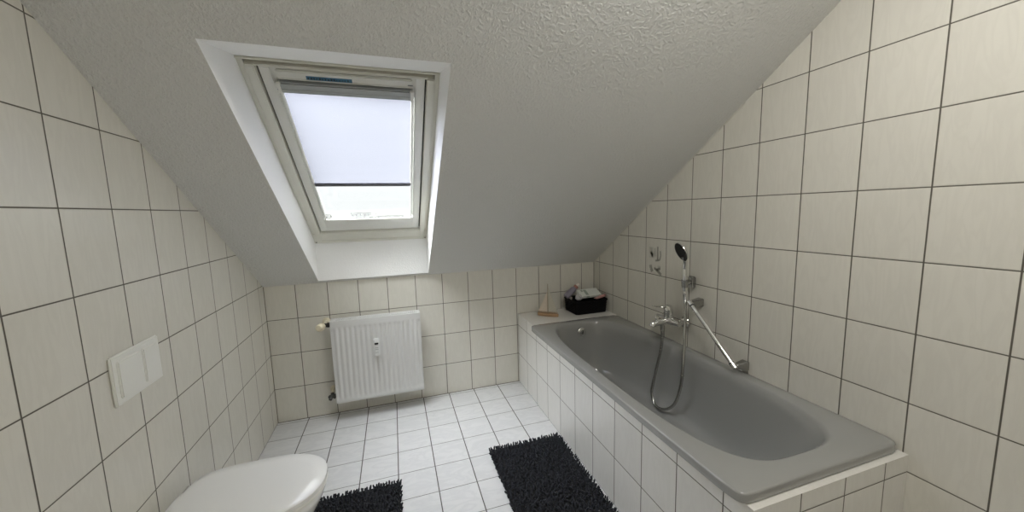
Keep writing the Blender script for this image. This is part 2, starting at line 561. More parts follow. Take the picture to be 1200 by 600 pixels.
# roller blind
bl = thing('roller_blind', 'half lowered pale roller blind with a dark grey bottom bar in the roof window', 'roller blind', W(-.848, .775, .25))
bm = bmesh.new()
wbox(bm, -1.112, -.583, 1.407, 1.458, .206, .2355, .006)
wbox(bm, -1.112, -.583, 1.425, 1.429, .2045, .207, .0005)
cas = obj('cassette', bm, CASS, bl)
for u in (-.600, -1.112):
    bm = bmesh.new(); wbox(bm, u, u + .017, 1.407, 1.458, .204, .2350, .003); obj('end_cap', bm, PLASTIC_W, cas)
bm = bmesh.new()
n = 30
b = bmesh.new()
for i in range(n + 1):
    s = .78 + (1.412 - .78) * i / n
    for k in range(2):
        u = (-1.103, -.594)[k]
        b.verts.new(W(u, s, .2415 + .0012 * sin(i * .7)))
b.verts.ensure_lookup_table()
for i in range(n): b.faces.new([b.verts[2 * i], b.verts[2 * i + 1], b.verts[2 * i + 3], b.verts[2 * i + 2]])
merge(bm, b)
fab = obj('blind_cloth', bm, BLIND, bl, recalc=True)
bm = bmesh.new(); wbox(bm, -1.106, -.592, .766, .793, .2345, .248, .004)
obj('bottom_bar', bm, BAR, bl)
for u in (-.5865, -1.1105):
    bm = bmesh.new(); wbox(bm, u - .0035, u + .0035, .428, 1.407, .2375, .256, .001)
    obj('guide_rail', bm, PLASTIC_W, bl)
for sg, u in ((1, -.5905), (-1, -1.1065)):
    bm = bmesh.new()
    add_tube(bm, [W(u, .436, .2475), W(u, 1.41, .2475)], .0008, 6)
    wbox(bm, u - .003, u + .003, .434, .448, .243, .252, .001)
    obj('guide_cord', bm, GREYP, bl)

# ------------------------------------------------------------------ tiled bath surround
YB, YE = -.345, -2.09
bm = bmesh.new()
add_prism(bm, [(XT, YE - .02, 0), (XT, -.0005, 0), (XT, -.0005, .588), (XT, YB - .003, .588), (XT, YB - .003, .555), (XT, YE - .02, .555)], (.03, 0, 0))
add_box(bm, (XT + .03, YE - .02, 0), (XR - .0005, YE + .01, .555))
add_box(bm, (XT + .0301, YB - .003, .30), (XR - .0005, -.0005, .588))
sur = obj('bath_surround', bm, BATHT, smooth=0)
uv_tiles(sur, lambda co, n_: (((co.x - XT) / .76 + .02, (co.y + .001) / .36 * .96) if abs(n_.z) > .7 else
                             ((co.x - BX0) / .2, co.z / TH) if abs(n_.y) > .7 else ((co.y + TY0) / .2, co.z / TH)))
tag(sur, 'white tiled bath surround with a ledge at the knee wall', 'bath surround')

# ------------------------------------------------------------------ bathtub
tub = thing('bathtub', 'grey enamel bathtub set into the white tiled surround', 'bathtub', (.58, -1.2, .17))
bm = bmesh.new()
NS = 96
X0, X1 = .207, XR - .002


def outer(z, ins=0, r=.02):
    pts = []
    for k in range(NS):
        a = 2 * pi * k / NS + .0001
        # ray from centre to a rounded rectangle, matched by superellipse power 14
        cx_, cy_ = (X0 + X1) / 2, (YB + YE) / 2; a_, b_ = (X1 - X0) / 2 - ins, (YB - YE) / 2 - ins
        pts.append((cx_, cy_, a_, b_, a, z))
    return pts


def sup(cx_, cy_, a_, b_, n_, z, taper=0):
    ring = []
    for k in range(NS):
        t = 2 * pi * k / NS
        ct, st2 = cos(t), sin(t)
        x = abs(ct) ** (2 / n_) * (1 if ct >= 0 else -1)
        y = abs(st2) ** (2 / n_) * (1 if st2 >= 0 else -1)
        aa = a_ - taper * max(0, y)
        ring.append(bm.verts.new((cx_ + x * aa, cy_ + y * b_, z)))
    return ring


cx_, cy_ = (X0 + X1) / 2, (YB + YE) / 2; A_, B_ = (X1 - X0) / 2, (YB - YE) / 2
rings = [sup(cx_, cy_, A_ - .004, B_ - .004, 30, RIM - .034),
         sup(cx_, cy_, A_, B_, 30, RIM - .031),
         sup(cx_, cy_, A_, B_, 30, RIM - .006),
         sup(cx_, cy_, A_ - .0018, B_ - .0018, 30, RIM - .0018),
         sup(cx_, cy_, A_ - .006, B_ - .006, 30, RIM)]
ICX, ICY = .578, -1.205
# (half width, far y, near y, exponent, z, taper)
prof = [(.318, -.392, -2.022, 3.8, RIM, .022), (.312, -.398, -2.014, 3.8, RIM - .0015, .022), (.306, -.404, -2.006, 3.8, RIM - .006, .022),
        (.300, -.412, -1.995, 3.8, RIM - .018, .022), (.294, -.420, -1.975, 3.7, RIM - .06, .022),
        (.286, -.432, -1.92, 3.6, RIM - .13, .024), (.276, -.447, -1.85, 3.5, RIM - .21, .026), (.264, -.464, -1.78, 3.4, RIM - .29, .028),
        (.248, -.486, -1.72, 3.3, RIM - .345, .03), (.225, -.515, -1.67, 3.2, RIM - .38, .03), (.19, -.56, -1.61, 3.0, RIM - .40, .03),
        (.13, -.66, -1.5, 2.8, RIM - .41, .02), (.06, -.85, -1.3, 2.4, RIM - .414, .0)]
for hw, yf, yn, ex, z, tp in prof:
    rings.append(sup(ICX, (yf + yn) / 2, hw, (yf - yn) / 2, ex, z, tp))
for a, b in zip(rings, rings[1:]): bridge(bm, a, b)
bm.faces.new(rings[-1])
bmesh.ops.recalc_face_normals(bm, faces=bm.faces)
for f in bm.faces:
    pass
body = obj('tub_body', bm, TUBM, tub, smooth=50, recalc=False)
# make sure the basin normals look up
me = body.data
if me.polygons[len(me.polygons) - 1].normal.z < 0: me.flip_normals()
bm = bmesh.new()
add_lathe(bm, (.594, -.4225, .512), (0, -1, .08), [(0, .034), (.006, .034), (.008, .031), (.0085, .027), (.016, .0265), (.021, .022), (.022, .0)], 32)
for k in range(8):
    a = 2 * pi * k / 8
oc = obj('overflow_cover', bm, CHROME, tub); oc['label'] = 'chrome overflow knob'
bm = bmesh.new()
add_lathe(bm, (.594, -.4365, .5135), (0, -1, .08), [(0, .0), (0, .011), (.0095, .010), (.0095, 0)], 20)
add_box(bm, (.591, -.452, .505), (.597, -.440, .533), .002)
obj('knob_grip', bm, CHROME2, oc)
bm = bmesh.new()
add_lathe(bm, (.578, -.80, .1790), (0, 0, 1), [(0, .034), (.003, .033), (.004, .026), (.0035, .024), (.007, .022), (.008, 0)], 32)
obj('drain_plug', bm, CHROME, tub)

# ------------------------------------------------------------------ bath mixer on the right wall
YM = -.998; ZM = .734
mx_ = thing('bath_mixer', 'chrome single lever bath mixer tap on the tiled wall above the tub', 'tap', (XR, YM, ZM))
for sgn in (-1, 1):
    bm = bmesh.new(); y = YM + sgn * .075
    add_lathe(bm, (XR, y, ZM), (-1, 0, 0), [(0, .036), (.006, .036), (.016, .030), (.022, .018), (.024, .0165), (.045, .016), (.058, .0)], 28)
    obj('escutcheon', bm, CHROME, mx_)
bm = bmesh.new()
XB = XR - .062
add_lathe(bm, (XB, YM - .098, ZM), (0, 1, 0), [(0, 0), (0, .014), (.004, .018), (.035, .0205), (.06, .025), (.098, .028), (.136, .025), (.161, .0205), (.192, .018), (.196, .014), (.196, 0)], 28)
add_lathe(bm, (XB, YM, ZM + .010), (0, 0, 1), [(0, .026), (.03, .026), (.034, .0275), (.045, .0275), (.047, .025)], 28)
obj('mixer_body', bm, CHROME, mx_)
bm = bmesh.new()
sp = catmull([(XB, YM, ZM - .006), (XB - .05, YM, ZM - .008), (XB - .092, YM, ZM - .010), (XB - .120, YM, ZM - .016)], 6)
add_tube(bm, sp, lambda t: .021 - .004 * t, 20)
add_lathe(bm, (XB - .117, YM, ZM - .013), Vector((-.55, 0, -1)), [(-.012, .012), (.0, .0165), (.012, .0165), (.014, .015), (.014, .012), (.010, .011), (.010, 0)], 24)
obj('spout', bm, CHROME, mx_)
bm = bmesh.new()
add_lathe(bm, (XB - .088, YM, ZM + .006), (0, 0, 1), [(0, .007), (.014, .007), (.015, .012), (.026, .011), (.028, 0)], 20)
obj('diverter_knob', bm, CHROME, mx_)
bm = bmesh.new()
add_lathe(bm, (XB, YM, ZM + .058), (-.10, 0, 1), [(0, .0265), (.018, .0265), (.034, .022), (.040, .012), (.041, 0)], 28)
lv = catmull([(XB - .005, YM, ZM + .082), (XB - .045, YM, ZM + .090), (XB - .085, YM, ZM + .095), (XB - .118, YM, ZM + .103)], 6)
b = bmesh.new(); add_tube(b, lv, lambda t: .0125 - .005 * t, 12)
for v in b.verts:      # flatten the lever
    t = (XB - v.co.x) / .118
    zc = ZM + .082 + .021 * max(0, min(1, t)); v.co.z = zc + (v.co.z - zc) * .55
merge(bm, b)
obj('lever', bm, CHROME, mx_)
bm = bmesh.new()
add_lathe(bm, (XB - .045, YM, ZM - .022), (0, 0, -1), [(0, .013), (.006, .013), (.007, .0115), (.024, .0115), (.026, .009)], 20)
obj('hose_outlet', bm, CHROME, mx_)

# shower bracket
SB = thing('shower_bracket', 'grey chrome shower holder fixed to the wall above the mixer tap', 'shower holder', (XR, -1.118, .985))
bm = bmesh.new()
add_box(bm, (XR - .030, -1.150, .958), (XR - .0005, -1.106, 1.028), .007, 3)
obj('wall_plate', bm, CHROME2, SB)
bm = bmesh.new()
add_tube(bm, [(XR - .026, -1.130, .993), (XR - .062, -1.134, .990)], .012, 16)
c = Vector((XR - .072, -1.134, .990)); ax = Vector((-.10, -.06, 1)).normalized()
x, y, d = frame_of(ax); seg = 24
rs = []
for h, r in ((-.022, .0165), (.022, .0185), (.022, .0145), (-.022, .0125)):
    rs.append([bm.verts.new(c + d * h + (x * cos(2 * pi * k / seg) + y * sin(2 * pi * k / seg)) * r) for k in range(seg)])
for k in range(4): bridge(bm, rs[k], rs[(k + 1) % 4])
obj('holder_ring', bm, CHROME2, SB)

# hand shower
hp = c - d * .035
HS = thing('hand_shower', 'chrome hand shower with a round charcoal spray face in its wall holder', 'hand shower', hp)
bm = bmesh.new()
hn = Vector((-.89, .21, -.39)).normalized()       # where the spray face looks
hc = Vector((XR - .122, -1.155, 1.180))
path = catmull([c - d * .045, c, c + d * .055, c + d * .095, hc - hn * .016 + Vector((.016, .004, -.062)), hc - hn * .013 + Vector((.004, .0, -.030))], 8)
add_tube(bm, path, lambda t: .0115 + .0028 * sin(min(1, t * 1.3) * pi) if t < .8 else .0112 + .004 * (t - .8) / .2, 18)
obj('handle', bm, CHROME, HS)
bm = bmesh.new()
add_lathe(bm, hc - hn * .020, hn, [(0, 0), (.001, .02), (.007, .042), (.014, .053), (.020, .0565), (.023, .0560)], 40)
hd = obj('spray_head', bm, CHROME, HS)
bm = bmesh.new()
add_lathe(bm, hc - hn * .0005, hn, [(0, .0545), (.004, .0545), (.006, .052), (.0065, .040), (.0055, .038), (.0055, .0)], 40)
x, y, d2 = frame_of(hn)
for rr, kn in ((.012, 6), (.022, 12), (.032, 18), (.045, 24)):
    for k in range(kn):
        a = 2 * pi * k / kn
        add_lathe(bm, hc + hn * .005 + (x * cos(a) + y * sin(a)) * rr, hn, [(0, .0013), (.0025, .001), (.003, 0)], 6)
obj('spray_face', bm, DARKF, hd)

# shower hose
hs0 = Vector((XB - .045, YM, ZM - .046))
he = c - d * .048
pts = [hs0, (.840, -1.004, .63), (.832, -1.007, .563), (.815, -.997, .456), (.798, -.984, .335), (.786, -.985, .266), (.774, -1.032, .212),
       (.770, -1.115, .228), (.776, -1.190, .297), (.792, -1.218, .411), (.815, -1.208, .536), (.840, -1.186, .641), (.862, -1.163, .757),
       (.872, -1.150, .87), he - d * .03, he]
bm = bmesh.new(); path = catmull(pts, 26)
# finely ribbed metal hose
acc = 0
add_tube(bm, path, lambda t: (.0082) + .0006 * (1 if int(t * (len(path) - 1)) % 2 else -1), 12)
hose = obj('shower_hose', bm, HOSE, smooth=180)
tag(hose, 'ribbed metal shower hose hanging in a loop down into the tub', 'shower hose')
bm = bmesh.new()
add_lathe(bm, he + d * .004, -d, [(0, .010), (.004, .0115), (.03, .0095), (.038, .008)], 18)
obj('hose_nut', bm, CHROME, hose)
bm = bmesh.new()
add_lathe(bm, hs0 + Vector((0, 0, .004)), (0, 0, -1), [(0, .011), (.014, .011), (.02, .0085), (.03, .008)], 18)
obj('hose_nut', bm, CHROME, hose)

# grab bar
g0 = Vector((XR - .075, -1.184, .888)); g1 = Vector((XR - .075, -1.480, .600 + .03))
GB = thing('grab_bar', 'chrome slanting grab bar on the wall to the right of the shower hose', 'grab bar', (XR, -1.19, .89))
bm = bmesh.new()
gd = (g1 - g0).normalized()
add_tube(bm, [g0 + gd * .012, g1 - gd * .012], .0115, 20)
obj('bar', bm, CHROME, GB)
for e, sg in ((g0, 1), (g1, -1)):
    bm = bmesh.new(); add_lathe(bm, e + gd * sg * .016, gd * sg, [(0, .0128), (0, .0138), (.005, .0138), (.005, .0128)], 24); obj('rubber_ring', bm, SEALM, GB)
    bm = bmesh.new()
    add_lathe(bm, e - gd * sg * .014, gd * sg, [(0, 0), (.0005, .010), (.004, .0145), (.03, .0145), (.031, .0125)], 24)
    obj('end_cap', bm, CHROME, GB)
    bm = bmesh.new()
    t0 = [Vector((e.x + .004, e.y + dy, e.z + dz_)) for dy, dz_ in ((-.012, -.010), (.012, -.010), (.012, .012), (-.012, .012))]
    t1 = [Vector((XR + .0, e.y - .004 + dy, e.z + dz_)) for dy, dz_ in ((-.022, -.026), (.022, -.026), (.022, .022), (-.022, .022))]
    va = [bm.verts.new(p_) for p_ in t0]; vb = [bm.verts.new(p_) for p_ in t1]
    bm.faces.new(va); bm.faces.new(vb[::-1])
    for k in range(4): bm.faces.new([va[k], vb[k], vb[(k + 1) % 4], va[(k + 1) % 4]])
    bmesh.ops.bevel(bm, geom=list(bm.edges), offset=.004, segments=3, affect='EDGES')
    obj('wall_arm', bm, CHROME2, GB)

# ------------------------------------------------------------------ things on the ledge
ZL = .5885
SBT = thing('toy_sailboat', 'small wooden sailboat with two pale sails on the tiled ledge', 'ornament', (.435, -.165, ZL))
p0 = Vector((.368, -.108, ZL)); p1 = Vector((.500, -.224, ZL)); L_ = (p1 - p0).length
fx = (p1 - p0).normalized(); fy = Vector((-fx.y, fx.x, 0)); MT = Matrix((
    (fx.x, fy.x, 0, p0.x), (fx.y, fy.y, 0, p0.y), (0, 0, 1, p0.z), (0, 0, 0, 1)))
bm = bmesh.new()      # hull: boat-shaped plan, raked sides
lv_ = []
for z, k1 in ((0, .80), (.010, .90), (.022, 1.0), (.024, .985)):
    ring = []
    for q in range(24):
        a = 2 * pi * q / 24
        xx = cos(a); yy = sin(a)
        wv = .021 * (1 - .25 * (xx > 0) * xx ** 2)
        px_ = L_ / 2 + xx * L_ / 2 * (.93 + .07 * k1) ; py_ = abs(yy) ** .8 * (1 if yy >= 0 else -1) * wv * k1
        ring.append(bm.verts.new(MT @ Vector((px_, py_, z))))
    lv_.append(ring)
for a, b in zip(lv_, lv_[1:]): bridge(bm, a, b)
bm.faces.new(lv_[0][::-1]); bm.faces.new(lv_[-1])
obj('hull', bm, WOOD, SBT)
bm = bmesh.new()
mpos = L_ * .50
add_tube(bm, [MT @ Vector((mpos, 0, .02)), MT @ Vector((mpos - .001, 0, .15)), MT @ Vector((mpos + .001, 0, .262))], lambda t: .0045 - .0018 * t, 8)
obj('mast', bm, DRIFT, SBT)
bm = bmesh.new()
add_tube(bm, [MT @ Vector((.004, .0, .034)), MT @ Vector((mpos, 0, .034))], .0022, 8)
add_tube(bm, [MT @ Vector((mpos, .0, .034)), MT @ Vector((L_ - .006, 0, .032))], .0022, 8)
obj('boom', bm, WOOD, SBT)


def sail(pts, bulge, name, mat):
    n_ = 10; bm = bmesh.new(); a, b_, c_ = [Vector(p_) for p_ in pts]; g = {}
    for side in (0, 1):
        for i in range(n_ + 1):
            for j in range(n_ + 1 - i):
                u, v = i / n_, j / n_; w = 1 - u - v
                p_ = a * w + b_ * u + c_ * v
                p_.y += bulge * 27 * max(0, u * v * w) + side * .0012
                g[side, i, j] = bm.verts.new(MT @ p_)
    for side in (0, 1):
        for i in range(n_):
            for j in range(n_ - i):
                bm.faces.new([g[side, i, j], g[side, i + 1, j], g[side, i, j + 1]])
                if i + j < n_ - 1: bm.faces.new([g[side, i + 1, j], g[side, i + 1, j + 1], g[side, i, j + 1]])
    for i in range(n_):
        for q in (((i, 0), (i + 1, 0)), ((0, i), (0, i + 1)), ((i, n_ - i), (i + 1, n_ - i - 1))):
            bm.faces.new([g[0, *q[0]], g[0, *q[1]], g[1, *q[1]], g[1, *q[0]]])
    obj(name, bm, mat, SBT)


sail([(.006, 0, .036), (mpos - .005, 0, .036), (mpos - .006, 0, .195)], .006, 'sail', SAILM)
sail([(mpos + .005, 0, .036), (L_ - .010, 0, .036), (mpos + .005, 0, .232)], .006, 'sail', SAILM2)

# basket
BK = thing('wicker_basket', 'black woven rectangular basket of toiletries in the corner of the ledge', 'basket', (.78, -.14, ZL))
bx0_, bx1_, by0_, by1_ = .640, .930, -.250, -.038
HB = .112


def rrect(x0, x1, y0, y1, r, n_per=.003):
    pts = []
    for cx2, cy2, a0 in ((x1 - r, y1 - r, 0), (x0 + r, y1 - r, 90), (x0 + r, y0 + r, 180), (x1 - r, y0 + r, 270)):
        for k in range(9):
            a = radians(a0 + k * 90 / 8); pts.append(Vector((cx2 + cos(a) * r, cy2 + sin(a) * r, 0)))
    out_ = []
    n2 = len(pts)
    for k in range(n2):
        a, b_ = pts[k], pts[(k + 1) % n2]; m_ = max(1, int((b_ - a).length / n_per))
        for q in range(m_): out_.append(a.lerp(b_, q / m_))
    return out_


base = rrect(bx0_, bx1_, by0_, by1_, .02, .0045)
nb = len(base); cen = Vector(((bx0_ + bx1_) / 2, (by0_ + by1_) / 2, 0))
bm = bmesh.new(); rows = 10; sub = 4; rings = []
cum = [0]
for k in range(nb): cum.append(cum[-1] + (base[(k + 1) % nb] - base[k]).length)
nw = round(cum[-1] / .022)
for j in range(rows * sub + 1):
    z = j / (rows * sub); row = min(rows - 1, j // sub); ph = (j % sub) / sub
    ring = []
    for k in range(nb):
        s_ = cum[k] / cum[-1] * nw * 2 * pi / 2
        over = sin(s_ + row * pi) * .0022
        rnd = sin(ph * pi) * .0028
        o_ = (base[k] - cen).normalized()
        p_ = base[k] + (base[k] - cen) * (-.05 + .05 * z) + o_ * (over * sin(ph * pi) ** .5 + rnd)
        ring.append(bm.verts.new((p_.x, p_.y, ZL + .001 + z * (HB - .008))))
    rings.append(ring)
inn = []
for z, k_ in ((1, -.035), (.0, -.085)):
    inn.append([bm.verts.new((base[k].x + (base[k].x - cen.x) * k_, base[k].y + (base[k].y - cen.y) * k_, ZL + .006 + z * (HB - .014))) for k in range(nb)])
rings += inn
for a, b in zip(rings, rings[1:]): bridge(bm, a, b)
bm.faces.new(rings[0][::-1]); bm.faces.new(rings[-1])
obj('basket_body', bm, BLK, BK, smooth=60)
bm = bmesh.new()
rp = [Vector((v.x, v.y, ZL + HB - .006)) + (v - cen).normalized() * .001 for v in base]
for ph in (0, pi):      # two twisted strands make the rim
    strand = []
    for k in range(nb + 1):
        v = rp[k % nb]; a = cum[k] / .03 * 2 * pi / 1.0
        o_ = Vector((v.x - cen.x, v.y - cen.y, 0)).normalized()
        strand.append(v + o_ * cos(a + ph) * .0035 + Vector((0, 0, 1)) * sin(a + ph) * .0035)
    add_tube(bm, strand, .0045, 8)
obj('basket_rim', bm, BLK, BK, smooth=60)
bm = bmesh.new()       # carrying loop on the left end
add_tube(bm, catmull([(.640, -.185, .672), (.628, -.175, .650), (.626, -.145, .640), (.628, -.115, .650), (.640, -.105, .672)], 8), .0042, 8)
obj('basket_handle', bm, BLK, BK)

# lotion bottle leaning out of the basket
q0 = Vector((.612, -.135, .695)); q1 = Vector((.700, -.155, .812)); qd = (q1 - q0).normalized()
q0 = Vector((.640, -.140, .750))
qd = Vector((.72, -.05, .62)).normalized()
LB = thing('lotion_bottle', 'lilac lotion bottle with a copper band lying across the left of the basket', 'bottle', q0)
bm = bmesh.new()
add_lathe(bm, q0 - qd * .045, qd, [(0, 0), (.001, .024), (.005, .030), (.05, .031), (.088, .029), (.102, .023), (.110, .015)], 28, sx=1.0, sy=.8)
obj('bottle_body', bm, LILAC, LB)
bm = bmesh.new()
add_lathe(bm, q0 + qd * .064, qd, [(0, .0155), (.002, .020), (.020, .020), (.022, .016)], 24)
obj('copper_band', bm, PINKW, LB)
bm = bmesh.new()
add_lathe(bm, q0 + qd * .085, qd, [(0, .0145), (.001, .0155), (.022, .014), (.026, .010), (.027, 0)], 24)
obj('cap', bm, CAPW, LB)

# flat white carton on top
CT = thing('white_carton', 'flat white carton with grey green print lying on top of the basket', 'carton', (.80, -.16, .712))
Mc = Matrix.Translation((.812, -.150, .728)) @ Matrix.Rotation(radians(2), 4, 'Z') @ Matrix.Rotation(radians(27), 4, 'X')
bm = bmesh.new(); add_box(bm, (-.100, -.046, 0), (.092, .046, .022), .0015, 2, Mc)
obj('carton_body', bm, CARD, CT)
bm = bmesh.new()
add_box(bm, (-.046, -.032, .0218), (-.020, .034, .0224), 0, 1, Mc)
add_box(bm, (-.070, .012, .0218), (-.052, .036, .0224), 0, 1, Mc)
add_box(bm, (-.046, -.0466, .004), (-.020, -.0459, .018), 0, 1, Mc)
obj('carton_print', bm, GREENP, CT, smooth=0)

# rose tube at the right end
TB = thing('cream_tube', 'dull pink squeeze tube lying at the right end of the basket', 'tube', (.86, -.2, .712))
bm = bmesh.new()
ta = Vector((.822, -.240, .709)); tb = Vector((.918, -.205, .716)); td = (tb - ta); tn = td.normalized(); tside = tn.cross(Vector((0, 0, 1))).normalized()
rg = []
for k in range(9):
    t = k / 8; hh_ = .001 + .0105 * min(1, t * 1.5) ** .7; ww = .020 - .006 * t
    rg.append([bm.verts.new(ta + td * t + tside * cos(2 * pi * q / 20) * ww + Vector((0, 0, 1)) * sin(2 * pi * q / 20) * hh_) for q in range(20)])
for a, b in zip(rg, rg[1:]): bridge(bm, a, b)
bm.faces.new(rg[0][::-1]); bm.faces.new(rg[-1])
obj('tube_body', bm, PINKT, TB)
bm = bmesh.new(); add_lathe(bm, tb, tn, [(0, .012), (.001, .0125), (.02, .0115), (.021, 0)], 20)
obj('tube_cap', bm, simple('dark_rose_cap', (.28, .15, .14), .4), TB)

# crumpled clear packet between bottle and carton
b = bmesh.new(); bmesh.ops.create_icosphere(b, subdivisions=4, radius=1)
for v in b.verts:
    n_ = v.co.copy(); k = 1 + .18 * sin(n_.x * 7 + n_.z * 5) * cos(n_.y * 6 - n_.z * 4) + .08 * sin(n_.y * 17 + n_.x * 11)
    v.co = Vector((n_.x * .026 * k, n_.y * .026 * k, n_.z * .024 * k)) + Vector((.700, -.190, .722))
pk = obj('plastic_packet', b, FOILP, smooth=25)
tag(pk, 'crumpled silvery packet stuffed between the lotion bottle and the carton', 'packet')
# small tubs at the left end
for k, (x_, y_, z_, r_, mt, lb) in enumerate(((.668, -.085, .690, .017, CAPW, 'tiny pearly pot at the back left of the basket'),)):
    bm = bmesh.new(); add_lathe(bm, (x_, y_, z_ - .02), (.1, -.1, 1), [(0, 0), (0, r_ * .85), (.016, r_), (.018, r_ * 1.08), (.032, r_ * 1.08), (.034, r_), (.034, 0)], 22)
    tag(obj('cosmetic_pot', bm, mt), lb, 'pot')

# ------------------------------------------------------------------ radiator
RX0, RX1, RZ0, RZ1, RYF, RYB = -1.157, -.560, .132, .722, -.137, -.052
RD = thing('panel_radiator', 'white ribbed panel radiator hanging on the wall under the roof window', 'radiator', ((RX0 + RX1) / 2, RYF, RZ0))
NF = 17; pit = (RX1 - RX0 - .034) / NF


def panel(name, yf, sgn):
    bm = bmesh.new(); nx = NF * 10; nz = 56; g = []
    for j in range(nz + 1):
        tz = j / nz; z = RZ0 + (RZ1 - .004 - RZ0) * tz
        row = []
        for i in range(nx + 21):
            if i < 10: x = RX0 + .003 + .014 * i / 10; pr = 0
            elif i >= nx + 11: x = RX1 - .017 + .014 * (i - nx - 11) / 9 ; pr = 0
            else:
                t = (i - 10) / nx * NF; x = RX0 + .017 + (i - 10) / nx * NF * pit
                fr_ = t % 1; pr = .5 - .5 * cos(2 * pi * fr_); pr = pr ** .8
            dz0 = z - RZ0; dz1 = RZ1 - z
            e0 = max(0, min(1, (dz0 - .028) / .014)); e1 = max(0, min(1, (dz1 - .045) / .020))
            em = e0 * e0 * (3 - 2 * e0) * e1 * e1 * (3 - 2 * e1)
            edge_ = max(0, 1 - dz0 / .004)
            y = yf + sgn * (-.0055 * (1 - pr) * em + .0) - sgn * edge_ * .004
            row.append(bm.verts.new((x, -(-y) if True else y, z)))
        g.append(row)
    for a, b_ in zip(g, g[1:]):
        for k in range(len(a) - 1): bm.faces.new([a[k], a[k + 1], b_[k + 1], b_[k]])
    bmesh.ops.recalc_face_normals(bm, faces=bm.faces)
    r = bmesh.ops.extrude_face_region(bm, geom=list(bm.faces))
    for v in [e for e in r['geom'] if isinstance(e, bmesh.types.BMVert)]: v.co.y -= sgn * .010 
    return obj(name, bm, RADM, RD, smooth=50)


# sgn = -1: ribs face the room (-y)
panel('front_panel', RYF, -1)
bm = bmesh.new(); add_box(bm, (RX0 + .004, RYB - .012, RZ0), (RX1 - .004, RYB, RZ1 - .006), .004)
obj('rear_panel', bm, RADM, RD)
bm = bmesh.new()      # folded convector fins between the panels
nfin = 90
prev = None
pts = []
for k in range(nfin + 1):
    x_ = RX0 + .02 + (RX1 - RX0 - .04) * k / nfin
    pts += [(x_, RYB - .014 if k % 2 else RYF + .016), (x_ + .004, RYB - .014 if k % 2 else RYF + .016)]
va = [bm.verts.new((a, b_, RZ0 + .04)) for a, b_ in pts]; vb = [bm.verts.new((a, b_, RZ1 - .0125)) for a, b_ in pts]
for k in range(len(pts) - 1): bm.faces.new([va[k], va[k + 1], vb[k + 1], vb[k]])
obj('convector_fins', bm, RAD_SHADE, RD, smooth=0)
bm = bmesh.new(); add_box(bm, (RX0 + .006, RYF + .011, RZ1 - .012), (RX1 - .006, RYB - .013, RZ1 - .0072)); obj('grille_shade_plate', bm, RAD_SHADE, RD, smooth=0)  # dark plate added under the grille as the shade in its slots
for nm, a, b_ in (('side_cover', RX0, RX0 + .004), ('side_cover', RX1 - .004, RX1)):
    bm = bmesh.new(); add_box(bm, (a, RYF + .002, RZ0 + .004), (b_, RYB - .002, RZ1), .0015); obj(nm, bm, RADM, RD)
bm = bmesh.new()      # slotted top grille
zt = RZ1 - .001
add_box(bm, (RX0, RYF - .001, zt - .012), (RX1, RYF + .010, zt), .002)
add_box(bm, (RX0, RYB - .012, zt - .012), (RX1, RYB + .001, zt), .002)
ym = (RYF + RYB) / 2
add_box(bm, (RX0, ym - .003, zt - .006), (RX1, ym + .003, zt), .001)
add_box(bm, (RX0, RYF + .004, zt - .010), (RX0 + .032, RYB - .004, zt), .001)
add_box(bm, (RX1 - .024, RYF + .004, zt - .010), (RX1, RYB - .004, zt), .001)
ng = 40
for k in range(ng + 1):
    x_ = RX0 + .032 + (RX1 - RX0 - .056) * k / ng
    for y0_, y1_, sh in ((RYF + .009, ym - .002, 0), (ym + .002, RYB - .011, .0035)):
        b = bmesh.new(); add_box(b, (x_ - .0024, y0_, zt - .005), (x_ + .0024, y1_, zt - .0004))
        for v in b.verts: v.co.x += sh + (v.co.y - y0_) * .25
        merge(bm, b)
obj('top_grille', bm, RADM, RD, smooth=0)
# heat meter clipped to the front
bm = bmesh.new(); add_box(bm, (-.887, RYF - .030, .448), (-.849, RYF - .004, .574), .006, 3)
hm = obj('heat_meter', bm, simple('meter_plastic', (.70, .71, .70), .35), RD); hm['label'] = 'small white heat meter'
bm = bmesh.new(); add_box(bm, (-.880, RYF - .0335, .546), (-.854, RYF - .027, .572), .002, 2)
obj('meter_head', bm, simple('bright_plastic', (.86, .86, .85), .3), hm)
bm = bmesh.new(); add_box(bm, (-.881, RYF - .0345, .533), (-.855, RYF - .028, .546), .002, 2)
obj('display', bm, LCD, hm)
bm = bmesh.new()
for zz in (.508, .496, .474): add_box(bm, (-.878, RYF - .0306, zz), (-.858, RYF - .0296, zz + .003))
obj('meter_print', bm, GREYP, hm, smooth=0)
# thermostat valve, upper left
bm = bmesh.new()
vx, vy, vz = RX0 - .040, -.095, .690
add_lathe(bm, (vx, 0, vz + .002), (0, -1, 0), [(0, .028), (.004, .028), (.010, .020), (.012, .011), (.080, .011), (.082, .013), (.095, .015)], 20)
obj('wall_pipe', bm, CREAM, RD)
bm = bmesh.new()
add_lathe(bm, (vx - .012, vy, vz), (1, 0, 0), [(0, .0), (0, .014), (.028, .014), (.030, .017), (.044, .017), (.046, .012), (.056, .012)], 8)
obj('valve_body', bm, DMET, RD)
bm = bmesh.new()
add_lathe(bm, (vx - .006, vy - .008, vz), (-.25, -1, .05), [(0, .012), (.008, .017), (.014, .0225), (.030, .0245), (.060, .0235), (.068, .019), (.070, .010), (.067, .0)], 30)
th = obj('thermostat_head', bm, CREAM, RD)
bm = bmesh.new()
ad = Vector((-.25, -1, .05)).normalized(); x, y, d3 = frame_of(ad)
for k in range(20):
    a = 2 * pi * k / 20; o_ = (x * cos(a) + y * sin(a))
    b0 = Vector((vx - .006, vy - .008, vz)) + ad * .016 + o_ * .0243
    add_tube(bm, [b0, b0 + ad * .042], .0012, 5)
obj('head_ribs', bm, CREAM, th)
